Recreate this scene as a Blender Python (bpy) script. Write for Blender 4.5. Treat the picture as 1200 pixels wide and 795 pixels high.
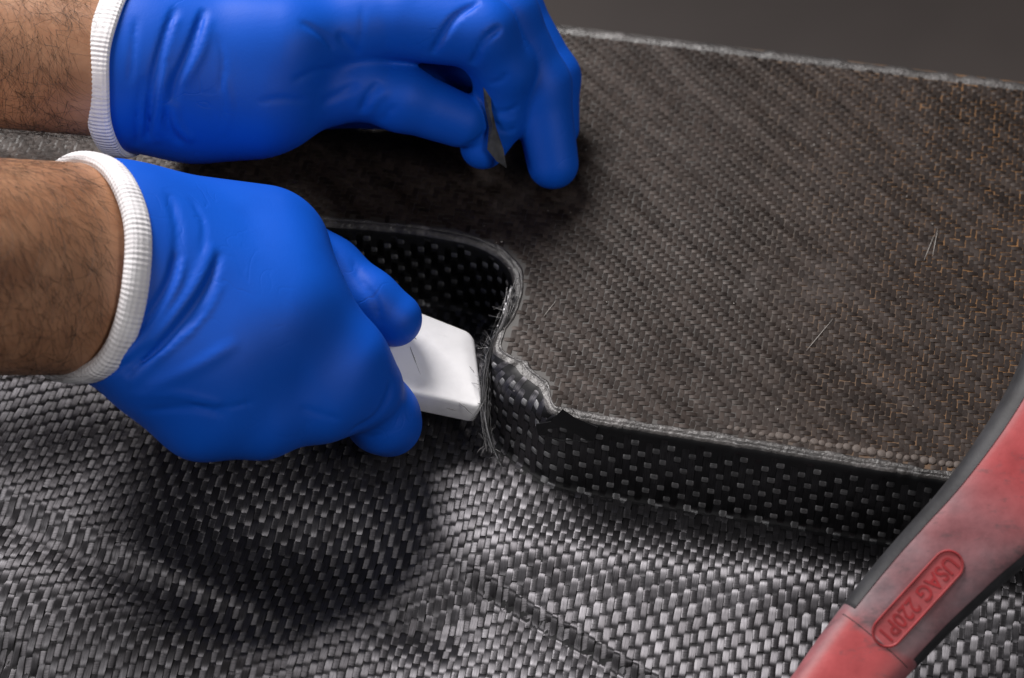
import bpy, math, random
import numpy as np
from mathutils import Vector, Matrix

for o in list(bpy.data.objects):
    bpy.data.objects.remove(o)
rng = np.random.default_rng(7)
random.seed(7)
CM = 0.01                      # everything below is authored in centimetres
scene = bpy.context.scene
C = scene.collection

# ------------------------------------------------------------------ camera
PITCH = math.radians(50)
DIST = 90.0
FPX = 3150.0                   # focal length in pixels of the 1200 x 795 photograph
TGT = np.array([0.0, 0.0, 2.0])
FWD = np.array([0.0, math.cos(PITCH), -math.sin(PITCH)])
RGT = np.array([1.0, 0.0, 0.0])
UPV = np.array([0.0, math.sin(PITCH), math.cos(PITCH)])
CAM = TGT - FWD * DIST
cd = bpy.data.cameras.new('camera')
cam = bpy.data.objects.new('camera', cd)
C.objects.link(cam)
cam.location = Vector(CAM * CM)
cam.rotation_euler = (math.pi / 2 - PITCH, 0, 0)
cd.sensor_width = 36
cd.lens = FPX / 1200 * 36
cd.clip_start = 0.01
cd.clip_end = 50
cd.dof.use_dof = True
cd.dof.focus_distance = 0.868
cd.dof.aperture_fstop = 11.0
scene.camera = cam

# ------------------------------------------------------------------ world, lamps, exposure
w = bpy.data.worlds.new('World')
scene.world = w
w.use_nodes = True
bg = w.node_tree.nodes['Background']
bg.inputs[0].default_value = (0.9, 0.92, 1.0, 1)
bg.inputs[1].default_value = 0.05


def area_lamp(name, loc, target, sx, sy, power, col):
    ld = bpy.data.lights.new(name, 'AREA')
    ld.shape = 'RECTANGLE'
    ld.size, ld.size_y = sx * CM, sy * CM
    ld.energy = power
    ld.color = col
    lo = bpy.data.objects.new(name, ld)
    C.objects.link(lo)
    lo.location = Vector(loc) * CM
    d = Vector(target) * CM - lo.location
    lo.rotation_euler = d.to_track_quat('-Z', 'Y').to_euler()
    return lo


area_lamp('ceiling_or_fill_lamp', (-80, 140, 190), (0, 0, 0), 110, 90, 108, (1.0, 0.96, 0.94))
area_lamp('ceiling_or_fill_lamp', (-175, -110, 155), (0, 0, 0), 80, 80, 19, (1.0, 0.97, 0.95))  # unseen fill lamp, added to brighten the fronts of gloves and skin
area_lamp('ceiling_or_fill_lamp', (130, -115, 165), (0, 0, 0), 60, 60, 17, (1.0, 0.97, 0.95))  # unseen fill lamp, added to brighten the scraper and right side of gloves
scene.view_settings.view_transform = 'Standard'
scene.view_settings.look = 'None'
scene.view_settings.exposure = 0
scene.view_settings.gamma = 1


# ------------------------------------------------------------------ helpers
def ray(px, py):
    d = FWD + RGT * ((px - 600) / FPX) + UPV * ((397.5 - py) / FPX)
    return d


def at(px, py, z):
    d = ray(px, py)
    t = (z - CAM[2]) / d[2]
    return CAM + d * t


def smooth(e0, e1, x):
    t = np.clip((x - e0) / (e1 - e0), 0, 1)
    return t * t * (3 - 2 * t)


def catmull(pts, n):
    P = np.asarray(pts, float)
    P = np.vstack([2 * P[0] - P[1], P, 2 * P[-1] - P[-2]])
    out = []
    for i in range(1, len(P) - 2):
        t = np.linspace(0, 1, n, endpoint=False)[:, None]
        p0, p1, p2, p3 = P[i - 1], P[i], P[i + 1], P[i + 2]
        out.append(0.5 * (2 * p1 + (p2 - p0) * t + (2 * p0 - 5 * p1 + 4 * p2 - p3) * t * t
                          + (3 * p1 - p0 - 3 * p2 + p3) * t ** 3))
    out.append(P[-2][None])
    return np.vstack(out)


def resample(P, ds):
    L = np.r_[0, np.cumsum(np.linalg.norm(np.diff(P, axis=0), axis=1))]
    n = max(2, int(L[-1] / ds))
    s = np.linspace(0, L[-1], n)
    return np.stack([np.interp(s, L, P[:, k]) for k in range(P.shape[1])], 1), s


def mesh_obj(name, V, F, mat, parent=None, uv=None, smooth_shade=True, kind=None, flat=None):
    """V in cm; F list or (n,4)/(n,3) array; uv per vertex (n,2)"""
    V = np.asarray(V, np.float32) * CM
    me = bpy.data.meshes.new(name)
    if isinstance(F, np.ndarray):
        k = F.shape[1]
        me.vertices.add(len(V))
        me.vertices.foreach_set('co', V.ravel())
        me.loops.add(F.size)
        me.loops.foreach_set('vertex_index', F.astype(np.int32).ravel())
        me.polygons.add(len(F))
        me.polygons.foreach_set('loop_start', np.arange(0, F.size, k, dtype=np.int32))
        me.update(calc_edges=True)
        me.validate()
    else:
        me.from_pydata([tuple(v) for v in V], [], F)
        me.update()
    if uv is not None:
        lay = me.uv_layers.new(name='UVMap')
        idx = np.empty(len(me.loops), np.int32)
        me.loops.foreach_get('vertex_index', idx)
        lay.data.foreach_set('uv', np.asarray(uv, np.float32)[idx].ravel())
    if smooth_shade:
        me.polygons.foreach_set('use_smooth', np.ones(len(me.polygons), bool))
    o = bpy.data.objects.new(name, me)
    C.objects.link(o)
    if mat:
        me.materials.append(mat)
    if parent:
        o.parent = parent
        o.matrix_parent_inverse = parent.matrix_world.inverted()
    if kind:
        o['kind'] = kind
    return o


def thing(name, label, cat, loc):
    o = bpy.data.objects.new(name, None)
    C.objects.link(o)
    o.empty_display_size = 0.02
    o.location = Vector(loc) * CM
    o.matrix_world = Matrix.Translation(o.location)
    o['label'] = label
    o['category'] = cat
    return o


def grid_faces(na, nb, close_a=False, off=0):
    ia = np.arange(na if close_a else na - 1)
    ib = np.arange(nb - 1)
    A, B = np.meshgrid(ia, ib, indexing='ij')
    A2 = (A + 1) % na
    f = np.stack([A * nb + B, A2 * nb + B, A2 * nb + B + 1, A * nb + B + 1], -1).reshape(-1, 4)
    return f + off


def tubes(paths, radii, nseg=4):
    """list of polylines -> one set of verts/faces of thin tapered tubes"""
    VV, FF, off = [], [], 0
    for P, r in zip(paths, radii):
        P = np.asarray(P, float)
        n = len(P)
        T = np.gradient(P, axis=0)
        T /= np.linalg.norm(T, axis=1)[:, None] + 1e-9
        ref = np.array([0.31, 0.2, 0.93])
        A = np.cross(T, ref)
        A /= np.linalg.norm(A, axis=1)[:, None] + 1e-9
        B = np.cross(T, A)
        r = np.broadcast_to(np.asarray(r, float), (n,))
        th = np.arange(nseg) * 2 * math.pi / nseg
        ring = P[None] + r[None, :, None] * (np.cos(th)[:, None, None] * A[None] + np.sin(th)[:, None, None] * B[None])
        VV.append(ring.reshape(-1, 3))
        FF.append(grid_faces(nseg, n, True, off))
        off += nseg * n
    return np.vstack(VV), np.vstack(FF)


# ------------------------------------------------------------------ materials
def new_mat(name):
    m = bpy.data.materials.new(name)
    m.use_nodes = True
    nt = m.node_tree
    b = nt.nodes['Principled BSDF']
    return m, nt, b


def nd(nt, t, **kw):
    n = nt.nodes.new(t)
    for k, v in kw.items():
        if k.startswith('i_'):
            n.inputs[k[2:].replace('_', ' ')].default_value = v
        else:
            setattr(n, k, v)
    return n


def noise(nt, vec, scale, detail=3, rough=0.55):
    n = nd(nt, 'ShaderNodeTexNoise')
    n.inputs['Scale'].default_value = scale
    n.inputs['Detail'].default_value = detail
    n.inputs['Roughness'].default_value = rough
    if vec is not None:
        nt.links.new(vec, n.inputs['Vector'])
    return n


def ramp(nt, src, stops):
    r = nd(nt, 'ShaderNodeValToRGB')
    el = r.color_ramp.elements
    while len(el) < len(stops):
        el.new(0.5)
    for e, (p, c) in zip(el, stops):
        e.position = p
        e.color = (*c, 1) if len(c) == 3 else c
    nt.links.new(src, r.inputs[0])
    return r


def mixc(nt, fac, a, b, mode='MIX'):
    m = nd(nt, 'ShaderNodeMix', data_type='RGBA', blend_type=mode)
    for s, v in ((0, fac), (6, a), (7, b)):
        if isinstance(v, (int, float)):
            m.inputs[s].default_value = v
        elif isinstance(v, tuple):
            m.inputs[s].default_value = (*v, 1)
        else:
            nt.links.new(v, m.inputs[s])
    return m.outputs[2]


def math_n(nt, op, a, b=0.5, clamp=False):
    m = nd(nt, 'ShaderNodeMath', operation=op, use_clamp=clamp)
    for s, v in ((0, a), (1, b)):
        if isinstance(v, (int, float)):
            m.inputs[s].default_value = v
        else:
            nt.links.new(v, m.inputs[s])
    return m.outputs[0]


def bump(nt, b, height, strength, dist_cm):
    n = nd(nt, 'ShaderNodeBump')
    n.inputs['Strength'].default_value = strength
    n.inputs['Distance'].default_value = dist_cm * CM
    nt.links.new(height, n.inputs['Height'])
    nt.links.new(n.outputs[0], b.inputs['Normal'])
    return n


def coords(nt, which='Object'):
    return nd(nt, 'ShaderNodeTexCoord').outputs[which]


def mapping(nt, vec, scale):
    m = nd(nt, 'ShaderNodeMapping')
    m.inputs['Scale'].default_value = scale
    nt.links.new(vec, m.inputs['Vector'])
    return m.outputs[0]


def mat_carbon(name, lo, hi, rough, aniso, metal=1.0, tint=None):
    """carbon tow: fibres run along UV y, so the tangent (UV x) lies across them"""
    m, nt, b = new_mat(name)
    geo = nd(nt, 'ShaderNodeNewGeometry')
    uv = coords(nt, 'UV')
    fib = noise(nt, mapping(nt, uv, (60, 1.6, 1)), 1.0, 3, 0.6)
    f = ramp(nt, fib.outputs[0], [(0.3, (0.55,) * 3), (0.7, (1.25,) * 3)])
    isl = ramp(nt, geo.outputs['Random Per Island'], [(0, lo), (1, hi)])
    c = mixc(nt, 1.0, isl.outputs[0], f.outputs[0], 'MULTIPLY')
    big = noise(nt, coords(nt), 14, 4, 0.6)
    c = mixc(nt, 1.0, c, ramp(nt, big.outputs[0], [(0.3, (0.75,) * 3), (0.72, (1.15,) * 3)]).outputs[0], 'MULTIPLY')
    if tint:
        c = mixc(nt, tint[0], c, tint[1])
    nt.links.new(c, b.inputs['Base Color'])
    b.inputs['Metallic'].default_value = metal
    b.inputs['Roughness'].default_value = rough
    b.inputs['Anisotropic'].default_value = aniso
    tg = nd(nt, 'ShaderNodeTangent', direction_type='UV_MAP', uv_map='UVMap')
    nt.links.new(tg.outputs[0], b.inputs['Tangent'])
    bump(nt, b, fib.outputs[0], 0.5, 0.012)
    return m


M = {}
M['tow'] = mat_carbon('carbon_tow', (0.11, 0.105, 0.113), (0.19, 0.184, 0.197), 0.52, 0.9, 0.92)
M['wall_tow_shaded'] = mat_carbon('carbon_wall_tow_shaded', (0.06, 0.06, 0.063), (0.11, 0.11, 0.115), 0.40, 0.85)  # darker copy of the same tow; the wall's shade put into its colour


M['wall_weft_lit'] = mat_carbon('carbon_wall_weft_lit', (0.11, 0.11, 0.115), (0.21, 0.21, 0.217), 0.55, 0.7, 0.85)  # same tow made lighter and rougher; light on the wefts painted in


def mat_top():
    m, nt, b = new_mat('resin_coated_tow')
    geo = nd(nt, 'ShaderNodeNewGeometry')
    oc = coords(nt)
    isl = ramp(nt, geo.outputs['Random Per Island'], [(0, (0.011, 0.008, 0.0072)), (1, (0.030, 0.023, 0.020))])
    n1 = noise(nt, oc, 9, 5, 0.65)
    c = mixc(nt, 1.0, isl.outputs[0], ramp(nt, n1.outputs[0], [(0.32, (0.6, 0.56, 0.54)), (0.7, (1.25, 1.2, 1.2))]).outputs[0], 'MULTIPLY')
    mp_ = nd(nt, 'ShaderNodeMapping')
    vr = nd(nt, 'ShaderNodeVectorRotate', rotation_type='Z_AXIS')
    vr.inputs['Angle'].default_value = math.radians(46)
    nt.links.new(oc, vr.inputs['Vector'])
    mp_.inputs['Scale'].default_value = (16, 130, 1)
    nt.links.new(vr.outputs[0], mp_.inputs['Vector'])
    st = noise(nt, mp_.outputs[0], 1.0, 3, 0.6)
    c = mixc(nt, 1.0, c, ramp(nt, st.outputs[0], [(0.36, (0.5, 0.46, 0.44)), (0.6, (1.0, 1.0, 1.0))]).outputs[0], 'MULTIPLY')
    sl = ramp(nt, st.outputs[0], [(0.36, (0.15,) * 3), (0.6, (0.25,) * 3)])
    nt.links.new(sl.outputs[0], b.inputs['Specular IOR Level'])
    n2 = noise(nt, oc, 22, 4, 0.6)
    dust = ramp(nt, n2.outputs[0], [(0.62, (0, 0, 0)), (0.8, (1, 1, 1))])
    c = mixc(nt, math_n(nt, 'MULTIPLY', dust.outputs[0], 0.35), c, (0.12, 0.105, 0.10))
    nt.links.new(c, b.inputs['Base Color'])
    rr = ramp(nt, n1.outputs[0], [(0.3, (0.40,) * 3), (0.7, (0.58,) * 3)])
    nt.links.new(rr.outputs[0], b.inputs['Roughness'])
    b.inputs['Specular IOR Level'].default_value = 0.32
    b.inputs['Specular Tint'].default_value = (1.0, 0.9, 0.85, 1)
    fine = noise(nt, oc, 900, 3)
    bump(nt, b, fine.outputs[0], 0.35, 0.02)
    return m


M['top_tow'] = mat_top()


def mat_top_base():
    m, nt, b = new_mat('amber_resin')
    oc = coords(nt)
    sep = nd(nt, 'ShaderNodeSeparateXYZ')
    nt.links.new(oc, sep.inputs[0])
    n1 = noise(nt, oc, 12, 4)
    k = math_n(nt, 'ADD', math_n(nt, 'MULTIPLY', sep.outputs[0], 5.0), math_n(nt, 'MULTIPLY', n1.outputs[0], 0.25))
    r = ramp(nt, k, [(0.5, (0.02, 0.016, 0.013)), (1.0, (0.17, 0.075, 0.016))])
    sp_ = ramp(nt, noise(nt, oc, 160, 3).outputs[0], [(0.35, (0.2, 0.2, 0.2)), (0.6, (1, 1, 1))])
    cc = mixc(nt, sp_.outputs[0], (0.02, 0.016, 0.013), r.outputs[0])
    nt.links.new(cc, b.inputs['Base Color'])
    b.inputs['Roughness'].default_value = 0.45
    return m


M['top_base'] = mat_top_base()


def simple(name, col, rough, spec=0.5, metal=0.0, nscale=None, namp=0.2, bscale=None, bdist=0.01, bstr=0.4):
    m, nt, b = new_mat(name)
    b.inputs['Roughness'].default_value = rough
    b.inputs['Specular IOR Level'].default_value = spec
    b.inputs['Metallic'].default_value = metal
    oc = coords(nt)
    if nscale:
        n = noise(nt, oc, nscale, 5, 0.6)
        lo = tuple(c * (1 - namp) for c in col)
        hi = tuple(min(1, c * (1 + namp)) for c in col)
        r = ramp(nt, n.outputs[0], [(0.3, lo), (0.7, hi)])
        nt.links.new(r.outputs[0], b.inputs['Base Color'])
    else:
        b.inputs['Base Color'].default_value = (*col, 1)
    if bscale:
        n = noise(nt, oc, bscale, 4, 0.6)
        bump(nt, b, n.outputs[0], bstr, bdist)
    return m


M['shell'] = simple('carbon_shell', (0.008, 0.008, 0.009), 0.5, 0.25, 0, 60, 0.3, 500, 0.01)


def mat_rim():
    m, nt, b = new_mat('sanded_edge')
    oc = coords(nt)
    v = nd(nt, 'ShaderNodeTexVoronoi')
    v.inputs['Scale'].default_value = 900
    nt.links.new(oc, v.inputs['Vector'])
    n = noise(nt, oc, 70, 5, 0.7)
    c = ramp(nt, n.outputs[0], [(0.35, (0.014, 0.012, 0.012)), (0.55, (0.035, 0.031, 0.03)), (0.78, (0.15, 0.138, 0.138))])
    nt.links.new(c.outputs[0], b.inputs['Base Color'])
    b.inputs['Roughness'].default_value = 0.42
    b.inputs['Specular IOR Level'].default_value = 0.7
    n2 = noise(nt, oc, 420, 4, 0.7)
    bump(nt, b, n2.outputs[0], 0.9, 0.05)
    return m


M['rim'] = mat_rim()
M['bead'] = simple('resin_bead', (0.085, 0.068, 0.06), 0.6, 0.3, 0, 300, 0.35, 700, 0.02)
M['fibre'] = simple('loose_fibre', (0.13, 0.127, 0.13), 0.38, 0.6, 0.6, 200, 0.5)
M['ply'] = mat_carbon('torn_ply', (0.10, 0.10, 0.105), (0.16, 0.16, 0.165), 0.36, 0.8)


def mat_glove():
    m, nt, b = new_mat('blue_nitrile')
    oc = coords(nt)
    n = noise(nt, oc, 25, 4)
    r = ramp(nt, n.outputs[0], [(0.3, (0.001, 0.066, 0.44)), (0.7, (0.001, 0.080, 0.51))])
    n3 = noise(nt, oc, 130, 5, 0.7)
    dust = ramp(nt, n3.outputs[0], [(0.70, (0, 0, 0)), (0.82, (1, 1, 1))])
    c = mixc(nt, math_n(nt, 'MULTIPLY', dust.outputs[0], 0.06), r.outputs[0], (0.3, 0.4, 0.8))
    nt.links.new(c, b.inputs['Base Color'])
    b.inputs['Roughness'].default_value = 0.56
    b.inputs['Specular IOR Level'].default_value = 0.22
    fine = noise(nt, oc, 1500, 2)
    mid = noise(nt, oc, 90, 4, 0.6)
    h = math_n(nt, 'ADD', math_n(nt, 'MULTIPLY', fine.outputs[0], 0.6), mid.outputs[0])
    wr = noise(nt, oc, 55, 2, 0.5)
    wr.inputs['Distortion'].default_value = 0.8
    ln = ramp(nt, math_n(nt, 'ABSOLUTE', math_n(nt, 'SUBTRACT', wr.outputs[0], 0.5)), [(0.0, (1, 1, 1)), (0.022, (0, 0, 0))])
    ln.color_ramp.interpolation = 'EASE'
    mk = ramp(nt, noise(nt, oc, 21, 2).outputs[0], [(0.5, (0, 0, 0)), (0.62, (1, 1, 1))])
    h = math_n(nt, 'SUBTRACT', h, math_n(nt, 'MULTIPLY', math_n(nt, 'MULTIPLY', ln.outputs[0], mk.outputs[0]), 1.3))
    bump(nt, b, h, 0.22, 0.025)
    return m


M['glove'] = mat_glove()


def mat_skin():
    m, nt, b = new_mat('skin')
    oc = coords(nt)
    n = noise(nt, oc, 55, 5, 0.65)
    r = ramp(nt, n.outputs[0], [(0.3, (0.24, 0.108, 0.056)), (0.7, (0.41, 0.215, 0.122))])
    nt.links.new(r.outputs[0], b.inputs['Base Color'])
    b.inputs['Roughness'].default_value = 0.5
    b.inputs['Specular IOR Level'].default_value = 0.4
    b.inputs['Subsurface Weight'].default_value = 0.12
    b.inputs['Subsurface Radius'].default_value = (0.006, 0.002, 0.001)
    b.inputs['Subsurface Scale'].default_value = 0.5
    n2 = noise(nt, oc, 350, 4, 0.65)
    bump(nt, b, n2.outputs[0], 0.4, 0.03)
    return m


M['skin'] = mat_skin()
M['hair'] = simple('arm_hair', (0.022, 0.013, 0.009), 0.45, 0.5)


def mat_knit():
    m, nt, b = new_mat('white_knit')
    uv = coords(nt, 'UV')
    sep = nd(nt, 'ShaderNodeSeparateXYZ')
    nt.links.new(uv, sep.inputs[0])
    # u: along the loop in cm, v: round the tube in cm
    a = math_n(nt, 'SINE', math_n(nt, 'MULTIPLY', sep.outputs[0], 2 * math.pi / 0.15))
    c2 = math_n(nt, 'SINE', math_n(nt, 'MULTIPLY', sep.outputs[1], 2 * math.pi / 0.14))
    h = math_n(nt, 'ADD', math_n(nt, 'MULTIPLY', a, 0.6), math_n(nt, 'MULTIPLY', c2, 0.45))
    n = noise(nt, coords(nt), 500, 4, 0.7)
    h = math_n(nt, 'ADD', h, math_n(nt, 'MULTIPLY', n.outputs[0], 1.6))
    r = ramp(nt, noise(nt, coords(nt), 90, 4).outputs[0], [(0.3, (0.62, 0.60, 0.62)), (0.7, (0.78, 0.77, 0.79))])
    nt.links.new(r.outputs[0], b.inputs['Base Color'])
    b.inputs['Roughness'].default_value = 0.9
    b.inputs['Specular IOR Level'].default_value = 0.15
    bump(nt, b, h, 0.45, 0.03)
    return m


M['knit'] = mat_knit()


def mat_scraper():
    m, nt, b = new_mat('white_plastic')
    oc = coords(nt)
    n = noise(nt, mapping(nt, oc, (40, 260, 120)), 1.0, 5, 0.7)
    s = ramp(nt, n.outputs[0], [(0.64, (0, 0, 0)), (0.74, (1, 1, 1))])
    n2 = noise(nt, oc, 70, 5, 0.7)
    s2 = ramp(nt, n2.outputs[0], [(0.45, (0, 0, 0)), (0.75, (1, 1, 1))])
    k = math_n(nt, 'MULTIPLY', s.outputs[0], s2.outputs[0])
    c = mixc(nt, math_n(nt, 'MULTIPLY', k, 0.55), (0.90, 0.895, 0.91), (0.2, 0.19, 0.2))
    c = mixc(nt, math_n(nt, 'MULTIPLY', s2.outputs[0], 0.22), c, (0.40, 0.39, 0.41))
    nt.links.new(c, b.inputs['Base Color'])
    b.inputs['Roughness'].default_value = 0.42
    b.inputs['Subsurface Weight'].default_value = 0.15
    b.inputs['Subsurface Radius'].default_value = (0.004, 0.004, 0.004)
    n3 = noise(nt, oc, 260, 4, 0.6)
    bump(nt, b, n3.outputs[0], 0.3, 0.02)
    return m


M['scraper'] = mat_scraper()
M['scratch'] = simple('dark_scratch', (0.09, 0.085, 0.085), 0.6)
M['shard'] = simple('dark_shard', (0.075, 0.075, 0.078), 0.28, 0.6, 0.4, 250, 0.5, 300, 0.03)
M['shard_edge'] = simple('shard_edge', (0.25, 0.24, 0.23), 0.4, 0.6, 0.2, 300, 0.5)


def mat_red(name, scuffed):
    m, nt, b = new_mat(name)
    uv = coords(nt, 'UV')          # u along the handle in cm, v across -1..1
    oc = coords(nt)
    sep = nd(nt, 'ShaderNodeSeparateXYZ')
    nt.links.new(uv, sep.inputs[0])
    n = noise(nt, oc, 110, 5, 0.65)
    n2 = noise(nt, oc, 28, 4, 0.6)
    red = ramp(nt, n.outputs[0], [(0.3, (0.27, 0.03, 0.034)), (0.7, (0.38, 0.055, 0.06))]).outputs[0]
    gry = ramp(nt, n.outputs[0], [(0.3, (0.095, 0.065, 0.076)), (0.7, (0.22, 0.135, 0.15))]).outputs[0]
    if scuffed:
        uu = math_n(nt, 'ADD', sep.outputs[0], math_n(nt, 'MULTIPLY', n2.outputs[0], 1.2))
        g1 = ramp(nt, math_n(nt, 'MULTIPLY', uu, 0.05), [(0.27, (0, 0, 0)), (0.29, (1, 1, 1)), (0.515, (1, 1, 1)), (0.60, (0, 0, 0))])
        g1.color_ramp.interpolation = 'LINEAR'
        vv = math_n(nt, 'ABSOLUTE', sep.outputs[1])
        e = ramp(nt, math_n(nt, 'ADD', vv, math_n(nt, 'MULTIPLY', n2.outputs[0], 0.35)), [(0.8, (0, 0, 0)), (1.12, (1, 1, 1))])
        k = math_n(nt, 'MAXIMUM', g1.outputs[0], math_n(nt, 'MULTIPLY', e.outputs[0], 0.8))
        dirt = ramp(nt, n2.outputs[0], [(0.35, (0.6,) * 3), (0.6, (1,) * 3)])
        k = math_n(nt, 'MULTIPLY', k, dirt.outputs[0])
        c = mixc(nt, k, red, gry)
    else:
        c = mixc(nt, math_n(nt, 'MULTIPLY', n2.outputs[0], 0.25), red, gry)
    sc_n = noise(nt, mapping(nt, oc, (70, 160, 90)), 1.0, 6, 0.75)
    sc_r = ramp(nt, sc_n.outputs[0], [(0.54, (0, 0, 0)), (0.68, (1, 1, 1))])
    c = mixc(nt, math_n(nt, 'MULTIPLY', sc_r.outputs[0], 0.75 if scuffed else 0.35), c, (0.055, 0.045, 0.05))
    nt.links.new(c, b.inputs['Base Color'])
    b.inputs['Roughness'].default_value = 0.55
    n3 = noise(nt, oc, 600, 4, 0.6)
    bump(nt, b, n3.outputs[0], 0.3, 0.02)
    return m


M['red'] = mat_red('scuffed_red_plastic', True)
M['plate'] = mat_red('red_plate', False)
M['letter'] = simple('dark_red_letter', (0.24, 0.012, 0.016), 0.5, 0.5, 0, 200, 0.35)
M['rubber'] = simple('black_rubber', (0.026, 0.026, 0.029), 0.58, 0.3, 0, 60, 0.5, 500, 0.02)


def mat_floor():
    m, nt, b = new_mat('floor_concrete')
    oc = coords(nt)
    n = noise(nt, oc, 1.6, 4, 0.5)
    r = ramp(nt, n.outputs[0], [(0.3, (0.022, 0.017, 0.0158)), (0.7, (0.062, 0.051, 0.047))])
    nt.links.new(r.outputs[0], b.inputs['Base Color'])
    b.inputs['Roughness'].default_value = 0.5
    return m


M['floor'] = mat_floor()

# ------------------------------------------------------------------ the floor far below
fl = mesh_obj('floor', [(-400, -300, -85), (400, -300, -85), (400, 500, -85), (-400, 500, -85)], [(0, 1, 2, 3)], M['floor'], smooth_shade=False)
fl['kind'] = 'structure'

# ------------------------------------------------------------------ the carbon fibre panel
panel = thing('carbon_fibre_panel', 'black woven carbon fibre panel with a raised ledge and a torn pocket edge', 'panel', (0, 0, -1.5))
ZT = 3.2


def sdl(x, y, a, b):
    """signed distance to the line a-b (positive on the camera's side) and position along it 0..1"""
    a = np.asarray(a)[:2]
    b = np.asarray(b)[:2]
    d = b - a
    L = np.linalg.norm(d)
    d = d / L
    nrm = np.array([d[1], -d[0]])
    if nrm[1] > 0:
        nrm = -nrm
    rx, ry = x - a[0], y - a[1]
    return rx * nrm[0] + ry * nrm[1], (rx * d[0] + ry * d[1]) / L


def P0(px, py):
    return at(px, py, 0.0)


def height(x, y):
    z = np.zeros_like(x, dtype=float)

    def saw(a, b, drop, wd, rec, e0=0.12, e1=0.12):
        d, t = sdl(x, y, P0(*a), P0(*b))
        win = smooth(-e0, e0, t) * (1 - smooth(1 - e1, 1 + e1, t))
        return -drop * smooth(-wd, wd, d) * np.exp(-np.maximum(d, 0) / rec) * win

    z += saw((545, 672), (860, 850), 0.50, 0.26, 2.4, 0.15, 0.05)
    z += saw((-60, 562), (300, 722), 0.55, 0.70, 1.4, 0.1, 0.25)
    # the big fall towards the lower left corner
    d, t = sdl(x, y, P0(-60, 635), P0(430, 800))
    z += -1.9 * smooth(-0.4, 4.6, d) * (1 - smooth(0.55, 1.15, t))
    z += saw((-60, 690), (140, 835), 0.4, 0.4, 1.6, 0.05, 0.2)
    # hollow under the hand
    c = P0(345, 640)
    dx, dy = x - c[0], y - c[1]
    z += -0.8 * np.exp(-((dx + 0.35 * dy) / 3.6) ** 2 - (dy / 1.9) ** 2)
    # swelling below the ledge and beside the hollow
    d, t = sdl(x, y, P0(560, 640), P0(1080, 700))
    z += 0.36 * np.exp(-(d / 1.2) ** 2) * smooth(-0.1, 0.15, t)
    c = P0(560, 630)
    z += 0.22 * np.exp(-((x - c[0]) / 2.2) ** 2 - ((y - c[1]) / 2.6) ** 2)
    c = P0(500, 730)
    z += -0.5 * np.exp(-((x - c[0]) / 1.5) ** 2 - ((y - c[1]) / 1.1) ** 2)
    z += 0.04 * np.sin(x * 0.9 + y * 0.5) * np.sin(y * 0.8 - x * 0.3)
    return z


# outline of the ledge (world xy at the height of its top)
OUT_PX = [(1480, 619), (1300, 592), (1130, 567), (1000, 546), (860, 523), (760, 507), (700, 497), (662, 489), (634, 478), (610, 463),
          (590, 447), (579, 428), (577, 406), (583, 384), (593, 362), (600, 340), (597, 318), (582, 301), (555, 287),
          (520, 279), (480, 273), (440, 269), (400, 266), (340, 262), (250, 256), (100, 248), (-100, 242), (-350, 240)]
O2 = catmull([at(a, b, ZT)[:2] for a, b in OUT_PX], 12)
DS = 0.08
OL, OS = resample(O2, DS)
DS = OS[1] - OS[0]
tng = np.gradient(OL, axis=0)
tng /= np.linalg.norm(tng, axis=1)[:, None]
for _ in range(6):
    tng[1:-1] = (tng[:-2] + 2 * tng[1:-1] + tng[2:]) / 4
nrm2 = np.stack([-tng[:, 1], tng[:, 0]], 1)         # running right to left: outward = towards the lower shell
if nrm2[20, 1] > 0:
    nrm2 = -nrm2


def s_of_px(px, py):
    p = at(px, py, ZT)[:2]
    return OS[np.argmin(np.linalg.norm(OL - p, axis=1))]


S_CUT = s_of_px(655, 488)
S_COR0, S_COR1 = s_of_px(640, 481), s_of_px(578, 420)
rad = 0.16 + 0.75 * smooth(S_COR0 - 0.3, S_COR0 + 0.8, OS) * (1 - smooth(S_COR1 - 0.7, S_COR1 + 0.6, OS))
rad = rad + 0.10 * smooth(S_COR1, S_COR1 + 2, OS)
jit = np.interp(OS, np.arange(0, OS[-1] + 1, 0.16), rng.normal(0, 1, len(np.arange(0, OS[-1] + 1, 0.16))))
NK = 64
DRAFT = 0.10
G = np.zeros((len(OL), NK, 3))
for i in range(len(OL)):
    r = rad[i]
    a = np.linspace(0, math.pi / 2, 10)
    pr = [(-r - 0.02, ZT)]
    pr += [(-r + r * math.sin(t), ZT - r + r * math.cos(t)) for t in a]
    end = OL[i] + nrm2[i] * 0.75
    zb = float(height(end[0:1], end[1:2])[0]) - 0.02
    rf = 0.34
    hh = ZT - r - (zb + rf)
    pr += [(DRAFT * hh * t, ZT - r - hh * t) for t in np.linspace(0, 1, 30)[1:]]
    x0, z0 = pr[-1]
    pr += [(x0 + rf - rf * math.cos(t), z0 - rf * math.sin(t)) for t in np.linspace(0, math.pi / 2, 12)[1:]]
    x1, z1 = pr[-1]
    pr += [(x1 + 0.25, z1 - 0.10)]
    pr = np.array(pr)
    pr, _ = resample(pr, np.linalg.norm(np.diff(pr, axis=0), axis=1).sum() / (NK + 0.5))
    pr = np.stack([np.interp(np.linspace(0, 1, NK), np.linspace(0, 1, len(pr)), pr[:, k]) for k in range(2)], 1)
    G[i, :, :2] = OL[i] + nrm2[i] * pr[:, :1]
    G[i, :, 2] = pr[:, 1]
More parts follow.
